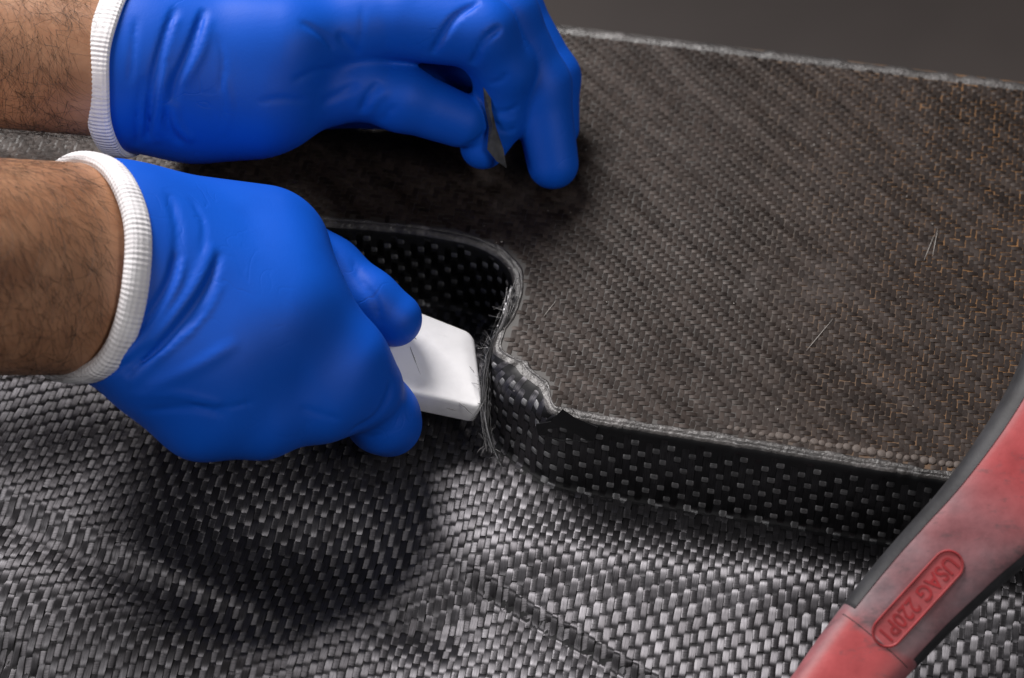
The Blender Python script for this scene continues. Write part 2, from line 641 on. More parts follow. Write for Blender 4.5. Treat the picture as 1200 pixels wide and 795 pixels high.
# worn, slightly ragged top edge
for k in range(0, 10):
    G[:, k, :2] += nrm2 * (jit * 0.012)[:, None]
    G[:, k, 2] += jit * 0.008
GN = np.cross(np.gradient(G, axis=0), np.gradient(G, axis=1))
GN /= np.linalg.norm(GN, axis=2)[..., None] + 1e-9
if (GN[60, 30, :2] * nrm2[60]).sum() < 0:
    GN = -GN
LPROF = np.linalg.norm(np.diff(G[60], axis=0), axis=1).sum()

wall_uv = np.stack(np.meshgrid(OS, np.linspace(0, LPROF, NK), indexing='ij'), -1).reshape(-1, 2)
fw = grid_faces(len(OL), NK)
mesh_obj('ledge_wall', G.reshape(-1, 3), fw[:, ::-1], M['shell'], panel, uv=wall_uv)

# the top sheet of the ledge
inner = G[:, 0, :2]
far_a, far_b = at(-420, 25 + (-420 - 620) * 0.124, ZT)[:2], at(1560, 25 + (1560 - 620) * 0.124, ZT)[:2]
poly = list(map(tuple, inner)) + [tuple(far_a), tuple(far_b)]
V = [(x, y, ZT) for x, y in poly]
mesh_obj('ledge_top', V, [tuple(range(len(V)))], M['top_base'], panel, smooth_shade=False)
if True:
    o = bpy.data.objects['ledge_top']
    if o.data.polygons[0].normal.z < 0:
        o.data.flip_normals()
# far rim: a rounded lip and the wall that falls away behind it
fd = far_b - far_a
fd /= np.linalg.norm(fd)
fn = np.array([-fd[1], fd[0]])
if fn[1] < 0:
    fn = -fn
npt = 500
tt = np.linspace(0, np.linalg.norm(far_b - far_a), npt)
prof = [(-0.45, 0.0), (-0.38, 0.03), (-0.2, 0.045), (-0.02, 0.02), (0.08, -0.06), (0.13, -0.2), (0.16, -1.2), (0.2, -4.0)]
jj = np.interp(tt, np.linspace(0, tt[-1], 160), rng.normal(0, 1, 160))
FR = np.zeros((npt, len(prof), 3))
for k, (a, b) in enumerate(prof):
    FR[:, k, :2] = far_a + fd * tt[:, None] + fn * (a + 0.02 * jj * (0 < k < 5))[:, None]
    FR[:, k, 2] = ZT + b + 0.012 * jj * (0 < k < 5)
mesh_obj('far_rim', FR.reshape(-1, 3), grid_faces(npt, len(prof)), M['rim'], panel)

# ---- draped lower shell
ALPHA = math.radians(-9.5)
wv = np.array([math.cos(ALPHA), math.sin(ALPHA)])
wp = np.array([-math.sin(ALPHA), math.cos(ALPHA)])
PITCHT = 0.212


def fabric(u, v):
    lean = 0.010 * np.clip(-u - 2, 0, 12)
    uu = u + lean * (v + 4)
    x = uu * wv[0] + v * wp[0]
    y = uu * wv[1] + v * wp[1]
    return x, y


def surf_low(u, v):
    x, y = fabric(u, v)
    z = height(x, y)
    e = 0.03
    nx = -(height(x + e, y) - height(x - e, y)) / (2 * e)
    ny = -(height(x, y + e) - height(x, y - e)) / (2 * e)
    n = np.stack([nx, ny, np.ones_like(nx)], -1)
    n /= np.linalg.norm(n, axis=-1)[..., None]
    return np.stack([x, y, z], -1), n


xs = np.arange(-30, 30.01, 0.2)
ys = np.arange(-24, 12.01, 0.2)
X, Y = np.meshgrid(xs, ys, indexing='ij')
Z = height(X, Y) - 0.035
mesh_obj('lower_shell', np.stack([X, Y, Z], -1).reshape(-1, 3), grid_faces(len(xs), len(ys)), M['shell'], panel)


def tow_mesh(surf, cu, cv, half_w, half_l, along, thick, dip, na, nb, jitter=1.0, power=2.4, dpow=5.0, edge=0.35):
    """cu, cv: centres in fabric coords. along = 1 floats along v, 0 along u. Returns V, F, UV."""
    n = len(cu)
    a = np.linspace(-1, 1, na)        # along
    b = np.sign(np.linspace(-1, 1, nb)) * np.abs(np.linspace(-1, 1, nb)) ** 0.6
    A, B = np.meshgrid(a, b, indexing='ij')
    hw = half_w * (1 + 0.05 * jitter * rng.normal(0, 1, n))[:, None, None]
    hl = np.broadcast_to(np.asarray(half_l), (n,)) * (1 + 0.03 * jitter * rng.normal(0, 1, n))
    hl = hl[:, None, None]
    skew = (0.035 * jitter * rng.normal(0, 1, n))[:, None, None]
    pos = (0.010 * jitter * rng.normal(0, 1, n))[:, None, None]
    endw = 1 - (0.16 if power < 7 else 0.05) * np.abs(A) ** 3
    la = A[None] * hl
    ac = B[None] * hw * endw[None] + skew * la + pos
    arch = 1 - np.abs(A) ** power
    dome = (1 - np.abs(B) ** dpow)
    hgt = -dip + (thick + dip) * arch[None] + edge * thick * (dome[None] - 1)
    hgt = hgt + (0.004 * jitter * rng.normal(0, 1, n))[:, None, None]
    if along:
        U = cu[:, None, None] + ac
        Vv = cv[:, None, None] + la
    else:
        U = cu[:, None, None] + la
        Vv = cv[:, None, None] + ac
    P, N = surf(U, Vv)
    P = P + N * hgt[..., None]
    base = grid_faces(na, nb)
    F = (base[None] + (np.arange(n) * na * nb)[:, None, None]).reshape(-1, 4)
    if not along:
        F = F[:, ::-1]
    off = rng.uniform(0, 40, n)[:, None, None]
    UV = np.stack([ac + off, la + off * 0.7], -1)
    return P.reshape(-1, 3), F[:, ::-1] if along == 0 else F[:, ::-1], UV.reshape(-1, 2)


def join(parts):
    V, F, U, off = [], [], [], 0
    for v, f, u in parts:
        V.append(v)
        F.append(f + off)
        U.append(u)
        off += len(v)
    return np.vstack(V), np.vstack(F), np.vstack(U)


def project(P):
    d = P - CAM
    zc = d @ FWD
    return 600 + FPX * (d @ RGT) / zc, 397.5 - FPX * (d @ UPV) / zc


# 5-harness satin: each warp goes over four wefts and under one
ii, jj2 = np.meshgrid(np.arange(-150, 150), np.arange(-112, 60), indexing='ij')
ii = ii.ravel()
jj2 = jj2.ravel()
sel = ((jj2 + 2 * ii) % 5) == 0          # weft crossing cells
cu = ii[sel] * PITCHT
cv = jj2[sel] * PITCHT
Pc, _ = surf_low(cu, cv)
qx, qy = project(Pc)
vis = (qx > -260) & (qx < 1460) & (qy > 225) & (qy < 960)
# behind the ledge nothing of it shows
inside = np.zeros(len(cu), bool)
dd = ((Pc[:, None, :2] - OL[None, ::6]) ** 2).sum(-1)
ni = dd.argmin(1) * 6
side = ((Pc[:, :2] - OL[ni]) * nrm2[ni]).sum(1)
vis &= side > 0.25
cu, cv = cu[vis], cv[vis]
parts = [tow_mesh(surf_low, cu, cv + 2.5 * PITCHT, PITCHT * 0.49, PITCHT * 1.66, 1, 0.016, 0.030, 13, 6, power=3.6, edge=0.4),
         tow_mesh(surf_low, cu, cv, PITCHT * 0.86, PITCHT * 0.66, 0, -0.008, 0.030, 7, 6, power=5, edge=-1.0)]
V, F, U = join(parts)
mesh_obj('woven_tows', V, F, M['tow'], panel, uv=U, kind='stuff')


# weave on the ledge wall
def bil(A, s, t):
    fs = np.clip(s / DS, 0, A.shape[0] - 1.001)
    ft = np.clip(t / LPROF * (NK - 1), 0, NK - 1.001)
    i, k = fs.astype(int), ft.astype(int)
    a, b = (fs - i)[..., None], (ft - k)[..., None]
    return (A[i, k] * (1 - a) * (1 - b) + A[i + 1, k] * a * (1 - b) + A[i, k + 1] * (1 - a) * b + A[i + 1, k + 1] * a * b)


def cut_s(t):
    return S_CUT + 0.15 + 0.55 * t


LAP = 0.07


def surf_wall(u, v):
    n = bil(GN, u, v)
    n /= np.linalg.norm(n, axis=-1)[..., None] + 1e-9
    lap = LAP * (u < cut_s(v)) * smooth(0.1, 0.35, v) * (1 - smooth(LPROF - 0.75, LPROF - 0.35, v))
    return bil(G, u, v) + n * lap[..., None], n


# ply lapped over the front wall, its left end cut slantwise
tq = np.linspace(0.12, LPROF - 0.4, 40)
sq_ = np.linspace(0, 1, 220)
SQ = 0.5 + sq_[:, None] * (cut_s(tq)[None] - 0.03 - 0.5)
TQ = np.broadcast_to(tq[None], SQ.shape)
b0_, n0_ = bil(G, SQ, TQ), bil(GN, SQ, TQ)
lapz = LAP - 0.012 - 0.05 * (1 - smooth(0.1, 0.35, TQ)) - 0.05 * smooth(LPROF - 0.75, LPROF - 0.42, TQ)
PQ = b0_ + n0_ * lapz[..., None]
PE = b0_[-1:] - n0_[-1:] * 0.02
PQ = np.concatenate([PQ, PE], 0)
mesh_obj('lapped_ply', PQ.reshape(-1, 3), grid_faces(PQ.shape[0], 40)[:, ::-1], M['shell'], panel)


PW = 0.235
ii, jj2 = np.meshgrid(np.arange(0, int(OS[-1] / PW)), np.arange(-3, 20), indexing='ij')
ii, jj2 = ii.ravel(), jj2.ravel()
sel = ((jj2 + 2 * ii) % 5) == 0
cu, cv = ii[sel] * PW, jj2[sel] * PW + 0.15
ok = (cv < LPROF - 0.35) & (cu > 0.5)
cu, cv = cu[ok], cv[ok]
cvw = cv + 2.5 * PW
okw = (cvw < LPROF - 0.55) & ((cv > 0.1) | ((np.interp(cu, OS, rad) > 0.4) & (cv > -0.3)))
p1 = tow_mesh(surf_wall, cu[okw], cvw[okw], PW * 0.50, PW * 2.08, 1, 0.012, 0.02, 9, 5, 0.8, power=4)
okt = cv < 1.0
p2 = tow_mesh(surf_wall, cu[okt], np.full(okt.sum(), 0.5) + cv[okt] * 0.3, PW * 0.49, PW * 1.2, 1, 0.02, 0.026, 9, 5, 0.8)
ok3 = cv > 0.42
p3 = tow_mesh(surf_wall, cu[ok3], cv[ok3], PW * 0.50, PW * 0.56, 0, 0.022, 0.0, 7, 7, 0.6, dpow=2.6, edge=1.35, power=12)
cor = (cu[okw] > S_CUT + 0.5) & (cu[okw] < S_COR1 + 0.8)
nper = 45
fm = np.repeat(cor, 32)
vm = np.repeat(cor, nper)
remap = np.cumsum(vm) - 1
mesh_obj('corner_tows', p1[0][vm], remap[p1[1][fm]][:, ::-1], M['tow'], panel, uv=p1[2][vm], kind='stuff')  # lighter tow material puts the corner's catch of light into its colour
remap = np.cumsum(~vm) - 1
V, F, U = p1[0][~vm], remap[p1[1][~fm]], p1[2][~vm]
mesh_obj('wall_warp_tows', V, F[:, ::-1], M['wall_tow_shaded'], panel, uv=U, kind='stuff')
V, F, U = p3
mesh_obj('wall_weft_tows', V, F[:, ::-1], M['wall_weft_lit'], panel, uv=U, kind='stuff')


# weave on the ledge top: 2/2 twill under a skin of brownish resin
def surf_top(u, v):
    x = u * wv[0] + v * wp[0]
    y = u * wv[1] + v * wp[1]
    z = ZT + 0.013 + 0 * x
    n = np.zeros(u.shape + (3,))
    n[..., 2] = 1
    return np.stack([x, y, z], -1), n


PT = 0.175
ii, jj2 = np.meshgrid(np.arange(-165, 165), np.arange(-52, 172), indexing='ij')
ii, jj2 = ii.ravel(), jj2.ravel()


def top_sel(cu, cv, margin=0.38):
    P, _ = surf_top(cu, cv)
    qx, qy = project(P)
    v = (qx > -240) & (qx < 1440) & (qy > -120) & (qy < 660)
    dfar = ((P[:, :2] - far_a) * fn).sum(1)
    v &= dfar < -0.42
    d = ((P[:, None, :2] - OL[None, ::6]) ** 2).sum(-1)
    ni = d.argmin(1) * 6
    sd = ((P[:, :2] - OL[ni]) * nrm2[ni]).sum(1)
    v &= sd < -(rad[ni] + margin - 0.16 + 0.25 * (rad[ni] > 0.4) * 0)
    return v


k = ((ii + jj2) % 4)
sw, sf = k == 0, k == 2
cu1, cv1 = ii[sw] * PT, (jj2[sw] + 0.5) * PT
v1 = top_sel(cu1, cv1)
cu2, cv2 = (ii[sf] + 0.5) * PT, jj2[sf] * PT
v2 = top_sel(cu2, cv2)
t1 = tow_mesh(surf_top, cu1[v1], cv1[v1], PT * 0.47, PT * 1.05, 1, 0.004, 0.010, 6, 4, 0.9)
t2 = tow_mesh(surf_top, cu2[v2], cv2[v2], PT * 0.44, PT * 1.06, 0, 0.011, 0.012, 6, 4, 0.9)
V, F, U = join([t1, t2])
mesh_obj('top_tows', V, F, M['top_tow'], panel, uv=U, kind='stuff')

# pale sanded band along the top edge
nb_ = 9
wid = 0.24 - 0.10 * smooth(S_CUT, S_COR0 + 0.5, OS) + 0.04 * np.interp(OS, np.arange(0, OS[-1] + 1, 0.5), rng.normal(0, 1, len(np.arange(0, OS[-1] + 1, 0.5))))
RB = np.zeros((len(OL), nb_, 3))
for k in range(nb_):
    f = k / (nb_ - 1)
    off = -rad - wid * (1 - f)
    z = ZT + 0.035 * math.sin(math.pi * min(1, f * 1.0)) ** 0.7 + 0.004
    RB[:, k, :2] = OL + nrm2 * (off + 0.01 * jit * (0 < k))[:, None]
    RB[:, k, 2] = z + (rng.normal(0, 0.007, len(OL)) if 0 < k < nb_ - 1 else -0.008)
extra = np.zeros((len(OL), 6, 3))
for k in range(6):
    t = (k + 1) / 6 * np.minimum(math.pi / 2 * 0.8, 0.26 / rad)
    extra[:, k, :2] = OL + nrm2 * (-rad + (rad + 0.01) * np.sin(t) + 0.012 * jit)[:, None]
    extra[:, k, 2] = ZT - rad + (rad + 0.012) * np.cos(t) + 0.008 * jit
RB = np.concatenate([RB, extra], 1)
mesh_obj('sanded_edge', RB.reshape(-1, 3), grid_faces(len(OL), RB.shape[1])[:, ::-1], M['rim'], panel)

# row of resin beads along the front edge
bx = np.linspace(0, math.pi, 7)
bv, bf = [], []
nu, nv = 10, 5
for k in range(nv):
    ph = k / (nv - 1) * math.pi / 2 * 0.98
    for q in range(nu):
        th = q * 2 * math.pi / nu
        bv.append((math.cos(th) * math.cos(ph), math.sin(th) * math.cos(ph), math.sin(ph) * 0.55))
bvv = np.array(bv)
bff = []
for k in range(nv - 1):
    for q in range(nu):
        bff.append((k * nu + q, k * nu + (q + 1) % nu, (k + 1) * nu + (q + 1) % nu, (k + 1) * nu + q))
bff.append(tuple((nv - 1) * nu + q for q in range(nu)))
b0 = None
sA, sB = s_of_px(1150, 570), s_of_px(848, 521)
for s in np.arange(sA, sB, 0.272):
    i = int(s / DS)
    p = OL[i] - nrm2[i] * (rad[i] + 0.52 + rng.normal(0, 0.02))
    if b0 is None:
        b0 = mesh_obj('resin_bead', bvv, bff, M['bead'], panel)
        o = b0
    else:
        o = b0.copy()
        C.objects.link(o)
    sc = 0.145 * (1 + rng.normal(0, 0.10))
    if s > sB - 1.6:
        sc *= 0.8
    o.matrix_parent_inverse = Matrix.Identity(4)
    o.location = Vector((p[0] * CM, p[1] * CM, (ZT + 0.012 - (-1.5)) * CM))
    o.scale = (sc, sc * 0.92, sc * (0.55 + rng.uniform(0, 0.25)))
    o.rotation_euler = (0, 0, rng.uniform(0, 6))

# torn ply: a ragged strip peeled off along the pocket, and loose fibres
def ribbon(path_px, width, mat, name, twist=(0, 0), thick=0.03, n=60):
    P = catmull([at(a, b, z) for a, b, z in path_px], 14)
    P, s = resample(P, 0.07)
    T = np.gradient(P, axis=0)
    T /= np.linalg.norm(T, axis=1)[:, None]
    tw = np.linspace(twist[0], twist[1], len(P))
    A = np.cross(T, np.array([0.2, -0.6, 0.77]))
    A /= np.linalg.norm(A, axis=1)[:, None]
    B = np.cross(A, T)
    W = A * np.cos(tw)[:, None] + B * np.sin(tw)[:, None]
    N = np.cross(T, W)
    f = np.linspace(0, 1, len(P))
    wd = width * (0.35 + 0.65 * np.sin(math.pi * np.clip(f * 0.9 + 0.08, 0, 1)))
    wd = wd * (1 + 0.08 * rng.normal(0, 1, len(P)))
    cols = [(-1, 0), (-0.5, 0.35), (0, 0.5), (0.5, 0.35), (1, 0), (0.5, -0.5), (-0.5, -0.5)]
    VV = np.stack([P + W * (a * wd)[:, None] + N * (b * thick * 2) for a, b in cols], 1)
    nn = len(cols)
    F = []
    for i in range(len(P) - 1):
        for k in range(nn):
            k2 = (k + 1) % nn
            F.append((i * nn + k, i * nn + k2, (i + 1) * nn + k2, (i + 1) * nn + k))
    uvv = np.stack([np.tile([c[0] * width for c in cols], len(P)), np.repeat(s, nn)], 1)
    return mesh_obj(name, VV.reshape(-1, 3), F, mat, panel, uv=uvv)


# pointed flap of cut ply standing off the wall beside the corner
fl_st = [(-1.3, 0.20, 0.0), (-0.55, 0.12, 0.05), (-0.1, 0.10, 0.26), (0.22, 0.42, 0.0), (0.75, 1.05, 0.0), (0.62, 1.35, 0.0), (-0.2, 1.1, 0.0), (-1.2, 0.8, 0.0)]
fs = np.array([S_CUT + a for a, b, c in fl_st])
ft = np.array([b for a, b, c in fl_st])
fn_ = bil(GN, fs, ft)
fo = bil(G, fs, ft) + fn_ * 0.13 + np.array([[0, 0, c] for a, b, c in fl_st])
nf = len(fo)
FV = np.vstack([fo, fo - fn_ * 0.07])
FFc = [tuple(range(nf)), tuple(range(nf, 2 * nf))[::-1]] + [(i, (i + 1) % nf, nf + (i + 1) % nf, nf + i) for i in range(nf)]
mesh_obj('torn_flap', FV, FFc, M['shell'], panel, smooth_shade=False)
ribbon([(601, 338, 3.45), (592, 372, 3.3), (579, 402, 2.9), (570, 436, 2.4), (569, 476, 1.7), (574, 512, 1.1), (588, 548, 0.5)], 0.20, M['ply'], 'torn_strip', (0.3, 1.2))
ribbon([(596, 342, 3.2), (581, 380, 2.8), (572, 410, 2.3), (566, 450, 1.7), (566, 492, 1.1), (577, 530, 0.5)], 0.13, M['ply'], 'torn_strip', (1.1, 0.2))
paths, rr = [], []
for k in range(120):
    f = rng.uniform(0, 1)
    base = catmull([at(600, 345, 3.4), at(584, 388, 3.1), at(572, 430, 2.5), at(568, 480, 1.6), at(582, 540, 0.6)], 10)
    b = base[int(f * (len(base) - 1))] + rng.normal(0, 0.10, 3)
    d = np.array([rng.normal(-0.25, 0.35), rng.normal(0.2, 0.5), rng.normal(0.25, 0.35)])
    if f < 0.35:
        d = np.array([rng.normal(-0.35, 0.25), rng.normal(-0.2, 0.4), rng.normal(0.15, 0.3)])
    L = rng.uniform(0.2, 0.65)
    c = np.array([rng.normal(0, 0.25), rng.normal(0, 0.25), rng.normal(-0.2, 0.15)])
    t = np.linspace(0, 1, 6)[:, None]
    paths.append(b + d * t * L + c * t * t * L)
    rr.append(np.linspace(0.011, 0.004, 6) * rng.uniform(0.7, 1.4))
# long strands running along the tear
for k in range(26):
    o_ = rng.normal(0, 0.07, 3)
    q = catmull([at(602 + rng.normal(0, 2), 335 + rng.normal(0, 6), 3.5), at(592, 372, 3.35), at(578, 404, 2.95), at(569, 440, 2.4), at(567, 490, 1.5),
                 at(574 + rng.normal(0, 3), 525, 0.9)], 6) + o_
    a0 = rng.integers(0, 8)
    a1 = len(q) - rng.integers(0, 10)
    q = q[a0:a1] + np.cumsum(rng.normal(0, 0.012, (a1 - a0, 3)), 0)
    paths.append(q)
    rr.append(rng.uniform(0.008, 0.016))
V, F = tubes(paths, rr)
mesh_obj('frayed_fibres', V, F, M['fibre'], panel, kind='stuff')


# ------------------------------------------------------------------ signed distance modelling of the hands
def rcone(P, a, b, r1, r2):
    a, b = np.asarray(a, np.float32), np.asarray(b, np.float32)
    ba = b - a
    l2 = float(ba @ ba)
    rr_ = r1 - r2
    a2 = l2 - rr_ * rr_
    il2 = 1.0 / l2
    pa = P - a
    y = pa @ ba
    z = y - l2
    t = pa * np.float32(l2) - y[..., None] * ba
    x2 = np.einsum('...i,...i->...', t, t)
    y2 = y * y * l2
    z2 = z * z * l2
    k = np.sign(rr_) * rr_ * rr_ * x2
    d = (np.sqrt(x2 * a2 * il2) + y * rr_) * il2 - r1
    m1 = np.sign(z) * a2 * z2 > k
    d = np.where(m1, np.sqrt(x2 + z2) * il2 - r2, d)
    m2 = (np.sign(y) * a2 * y2 < k) & ~m1
    d = np.where(m2, np.sqrt(x2 + y2) * il2 - r1, d)
    return d


def smin(a, b, k):
    h = np.clip(0.5 + 0.5 * (b - a) / k, 0, 1)
    return b * (1 - h) + a * h - k * h * (1 - h)


def chain(P, pts, k=0.25):
    """pts: list of (px, py, z, r)"""
    d = None
    for p, q in zip(pts[:-1], pts[1:]):
        e = rcone(P, at(*p[:3]), at(*q[:3]), p[3], q[3])
        d = e if d is None else smin(d, e, k)
    return d


def make_grid(lo, hi, h):
    ax = [np.arange(lo[i], hi[i] + h, h, dtype=np.float32) for i in range(3)]
    X, Y, Z = np.meshgrid(*ax, indexing='ij')
    return np.stack([X, Y, Z], -1), np.asarray(lo, float), h


def trisample(F, lo, h, p):
    q = (np.asarray(p) - lo) / h
    q = np.clip(q, 0, np.array(F.shape) - 1.001)
    i = q.astype(int)
    f = q - i
    out = 0
    for a in (0, 1):
        for b in (0, 1):
            for c in (0, 1):
                wgt = (f[..., 0] if a else 1 - f[..., 0]) * (f[..., 1] if b else 1 - f[..., 1]) * (f[..., 2] if c else 1 - f[..., 2])
                out = out + wgt * F[i[..., 0] + a, i[..., 1] + b, i[..., 2] + c]
    return out


def hit(F, lo, h, px, py):
    """where the view through a photograph point first meets the surface"""
    d = ray(px, py)
    t = np.arange(68, 100, 0.04)
    P = CAM + t[:, None] * d
    hi = lo + (np.array(F.shape) - 1) * h
    inb = ((P > lo) & (P < hi)).all(1)
    v = np.where(inb, trisample(F, lo, h, P), 9)
    k = np.argmax(v < 0)
    if v[k] >= 0:
        k = np.argmin(v)
    return P[k]


def add_crease(F, G3, lo, h, pts, width, depth, ext=0.0):
    """press (depth > 0) or raise (depth < 0) a soft line into the surface"""
    Q = np.array([hit(F, lo, h, a, b) for a, b in pts])
    Q = catmull(Q, 8) if len(Q) > 2 else Q
    n = len(Q)
    L = np.r_[0, np.cumsum(np.linalg.norm(np.diff(Q, axis=0), axis=1))]
    L /= L[-1]
    i0 = np.maximum(((Q.min(0) - 4 * width - lo) / h).astype(int), 0)
    i1 = np.minimum(((Q.max(0) + 4 * width - lo) / h).astype(int) + 2, np.array(F.shape))
    sl = tuple(slice(a, b) for a, b in zip(i0, i1))
    S = G3[sl]
    best = np.full(S.shape[:3], 1e9, np.float32)
    prm = np.zeros(S.shape[:3], np.float32)
    for a, b, la, lb in zip(Q[:-1], Q[1:], L[:-1], L[1:]):
        ba = b - a
        t = np.clip(((S - a.astype(np.float32)) @ ba.astype(np.float32)) / (ba @ ba + 1e-9), 0, 1)
        dd_ = np.linalg.norm(S - (a + t[..., None] * ba).astype(np.float32), axis=-1)
        m = dd_ < best
        best = np.where(m, dd_, best)
        prm = np.where(m, la + t * (lb - la), prm)
    fade = np.clip(np.minimum(prm, 1 - prm) * 5, 0.0, 1) ** 0.7
    F[sl] += 1.5 * depth * fade * np.exp(-(best / width) ** 2)


def surface_nets(F, lo, h):
    s = F < 0
    nx, ny, nz = F.shape
    cnt = np.zeros((nx - 1, ny - 1, nz - 1), np.uint8)
    acc = np.zeros((nx - 1, ny - 1, nz - 1, 3), np.float32)
    cr = []
    for ax in range(3):
        sl0 = [slice(None)] * 3
        sl1 = [slice(None)] * 3
        sl0[ax] = slice(0, -1)
        sl1[ax] = slice(1, None)
        a, b = F[tuple(sl0)], F[tuple(sl1)]
        x = (a < 0) != (b < 0)
        t = np.where(x, a / np.where(a == b, 1, a - b), 0).astype(np.float32)
        cr.append((x, a < 0))
        o1, o2 = [k for k in range(3) if k != ax]
        for d1 in (0, 1):
            for d2 in (0, 1):
                sl = [slice(None)] * 3
                sl[o1] = slice(d1, (-1 if d1 == 0 else None))
                sl[o2] = slice(d2, (-1 if d2 == 0 else None))
                xx, tt_ = x[tuple(sl)], t[tuple(sl)]
                cnt += xx
                acc[..., ax] += np.where(xx, tt_, 0)
                acc[..., o1] += np.where(xx, d1, 0)
                acc[..., o2] += np.where(xx, d2, 0)
    m = cnt > 0
    idx = np.full(m.shape, -1, np.int64)
    idx[m] = np.arange(m.sum())
    ijk = np.argwhere(m)
    V = lo + (ijk + acc[m] / cnt[m][:, None]) * h
    faces = []
    for ax in range(3):
        x, ins = cr[ax]
        o1, o2 = [(1, 2), (2, 0), (0, 1)][ax]
        e = np.argwhere(x)
        ok = (e[:, o1] > 0) & (e[:, o2] > 0) & (e[:, o1] < F.shape[o1] - 1) & (e[:, o2] < F.shape[o2] - 1)
        e = e[ok]

        def cell(d1, d2):
            q = e.copy()
            q[:, o1] -= d1
            q[:, o2] -= d2
            return idx[q[:, 0], q[:, 1], q[:, 2]]
        f = np.stack([cell(1, 1), cell(0, 1), cell(0, 0), cell(1, 0)], 1)
        insd = ins[e[:, 0], e[:, 1], e[:, 2]]
        f[~insd] = f[~insd][:, ::-1]
        faces.append(f)
    return V, np.vstack(faces)


def cuff_loop(F, lo, h, c, u, w_, nth=120, rmax=6.0):
    th = np.linspace(0, 2 * math.pi, nth, endpoint=False)
    R = np.arange(0.5, rmax, 0.03)
    out = []
    for t in th:
        d = math.cos(t) * u + math.sin(t) * w_
        v = trisample(F, lo, h, c + R[:, None] * d)
        k = np.argmax(v > 0)
        out.append(R[k] if v[k] > 0 else rmax)
    r = np.array(out)
    for _ in range(8):
        r = (np.roll(r, 1) + 2 * r + np.roll(r, -1)) / 4
    return th, r


def make_cuff(name, parent, th, r, c, u, w_, n_, half_w, half_t, grow, wob=0.03):
    """knitted band: an oval section swept round the wrist; ribs are real"""
    nth = 720
    T = np.linspace(0, 2 * math.pi, nth, endpoint=False)
    R = np.interp(T, np.r_[th, 2 * math.pi], np.r_[r, r[0]]) + grow
    rib = 0.006 * np.cos(np.arange(nth) * 2 * math.pi / 6)
    ns = 18
    ph = np.linspace(0, 2 * math.pi, ns + 1)
    wb = wob * (np.sin(3 * T + 1) + 0.6 * np.sin(7 * T))
    VV = np.zeros((nth, ns + 1, 3))
    rad_dir = np.cos(T)[:, None] * u + np.sin(T)[:, None] * w_
    for k, p in enumerate(ph):
        cx = math.cos(p)
        sx = math.sin(p)
        a = np.sign(cx) * abs(cx) ** 0.75 * half_w
        b = np.sign(sx) * abs(sx) ** 0.75 * half_t
        VV[:, k] = c + rad_dir * (R + b + rib * (b > 0))[:, None] + n_ * (a + wb)[:, None]
    circ = np.cumsum(np.r_[0, np.linalg.norm(np.diff(VV[:, 0], axis=0), axis=1)])
    uvv = np.stack(np.broadcast_arrays(circ[:, None], (ph * (half_w + half_t) / 2)[None]), -1).reshape(-1, 2)
    f = grid_faces(nth, ns + 1, True)
    return mesh_obj(name, VV.reshape(-1, 3), f[:, ::-1], M['knit'], parent, uv=uvv)


def arm_hair(parent, V, F, axis, n, lmin, lmax, lay, c, n_):
    fc = V[F].mean(1)
    e1, e2 = V[F[:, 1]] - V[F[:, 0]], V[F[:, 2]] - V[F[:, 0]]
    nn = np.cross(e1, e2)
    nn /= np.linalg.norm(nn, axis=1)[:, None] + 1e-9
    qx, qy = project(fc)
    ok = np.where((qx > -40) & (qx < 220) & ((nn @ -FWD) > -0.2) & ((fc - c) @ n_ < -0.75))[0]
    pick = rng.choice(ok, n)
    paths, rad_ = [], []
    for i in pick:
        b, m_ = fc[i] + rng.normal(0, 0.04, 3), nn[i]
        tang = lay + rng.normal(0, 0.45, 3)
        tang = tang - m_ * (tang @ m_)
        tang /= np.linalg.norm(tang) + 1e-9
        side_ = np.cross(m_, tang) * rng.normal(0, 0.35)
        L = rng.uniform(lmin, lmax)
        t = np.linspace(0, 1, 5)[:, None]
        paths.append(b + tang * L * t + side_ * L * t * t + m_ * (0.34 * L * t * (1 - 0.72 * t)))
        rad_.append(np.linspace(0.0055, 0.002, 5))
    v, f = tubes(paths, rad_, 3)
    return mesh_obj('arm_hair', v, f, M['hair'], parent, kind='stuff')


def build_hand(root, box, hand_fn, arm_fn, creases, cuff, folds, hs=0.092):
    G3, lo, h = make_grid(box[0], box[1], hs)
    Fh = hand_fn(G3).astype(np.float32)
    c, n_, u, w_ = cuff['c'], cuff['n'], cuff['u'], cuff['w']
    th, r = cuff_loop(Fh, lo, h, c, u, w_)
    for pts, wd, dp in creases:
        add_crease(Fh, G3, lo, h, pts, wd, dp)
    if folds is not None:
        Fh += folds(G3).astype(np.float32)
    pl = (G3 - c.astype(np.float32)) @ (-n_).astype(np.float32)
    Fg = np.maximum(Fh, pl)
    V, F = surface_nets(Fg, lo, h)
    mesh_obj('glove', V, F, M['glove'], root)
    make_cuff('cuff', root, th, r, c, u, w_, n_, cuff['hw'], cuff['ht'], cuff['grow'])
    # bare forearm, running a little way into the glove
    lo2, hi2 = cuff['armbox']
    A3, lo_, h_ = make_grid(lo2, hi2, 0.15)
    Fa = arm_fn(A3).astype(np.float32)
    Fa = np.maximum(Fa, (A3 - (c + n_ * 0.12).astype(np.float32)) @ n_.astype(np.float32))
    Va, Fc = surface_nets(Fa, lo_, h_)
    arm = mesh_obj('forearm', Va, Fc, M['skin'], root)
    return arm, Va, Fc


# ---------------------------- the near (right) hand on the scraper
hr = thing('gloved_hand', 'nearer hand in a blue glove with white cuff, pinching the white plastic scraper', 'hand', at(270, 500, 0.0))
ax_r = at(300, 335, 4.6) - at(-60, 312, 9.2)
ax_r /= np.linalg.norm(ax_r)


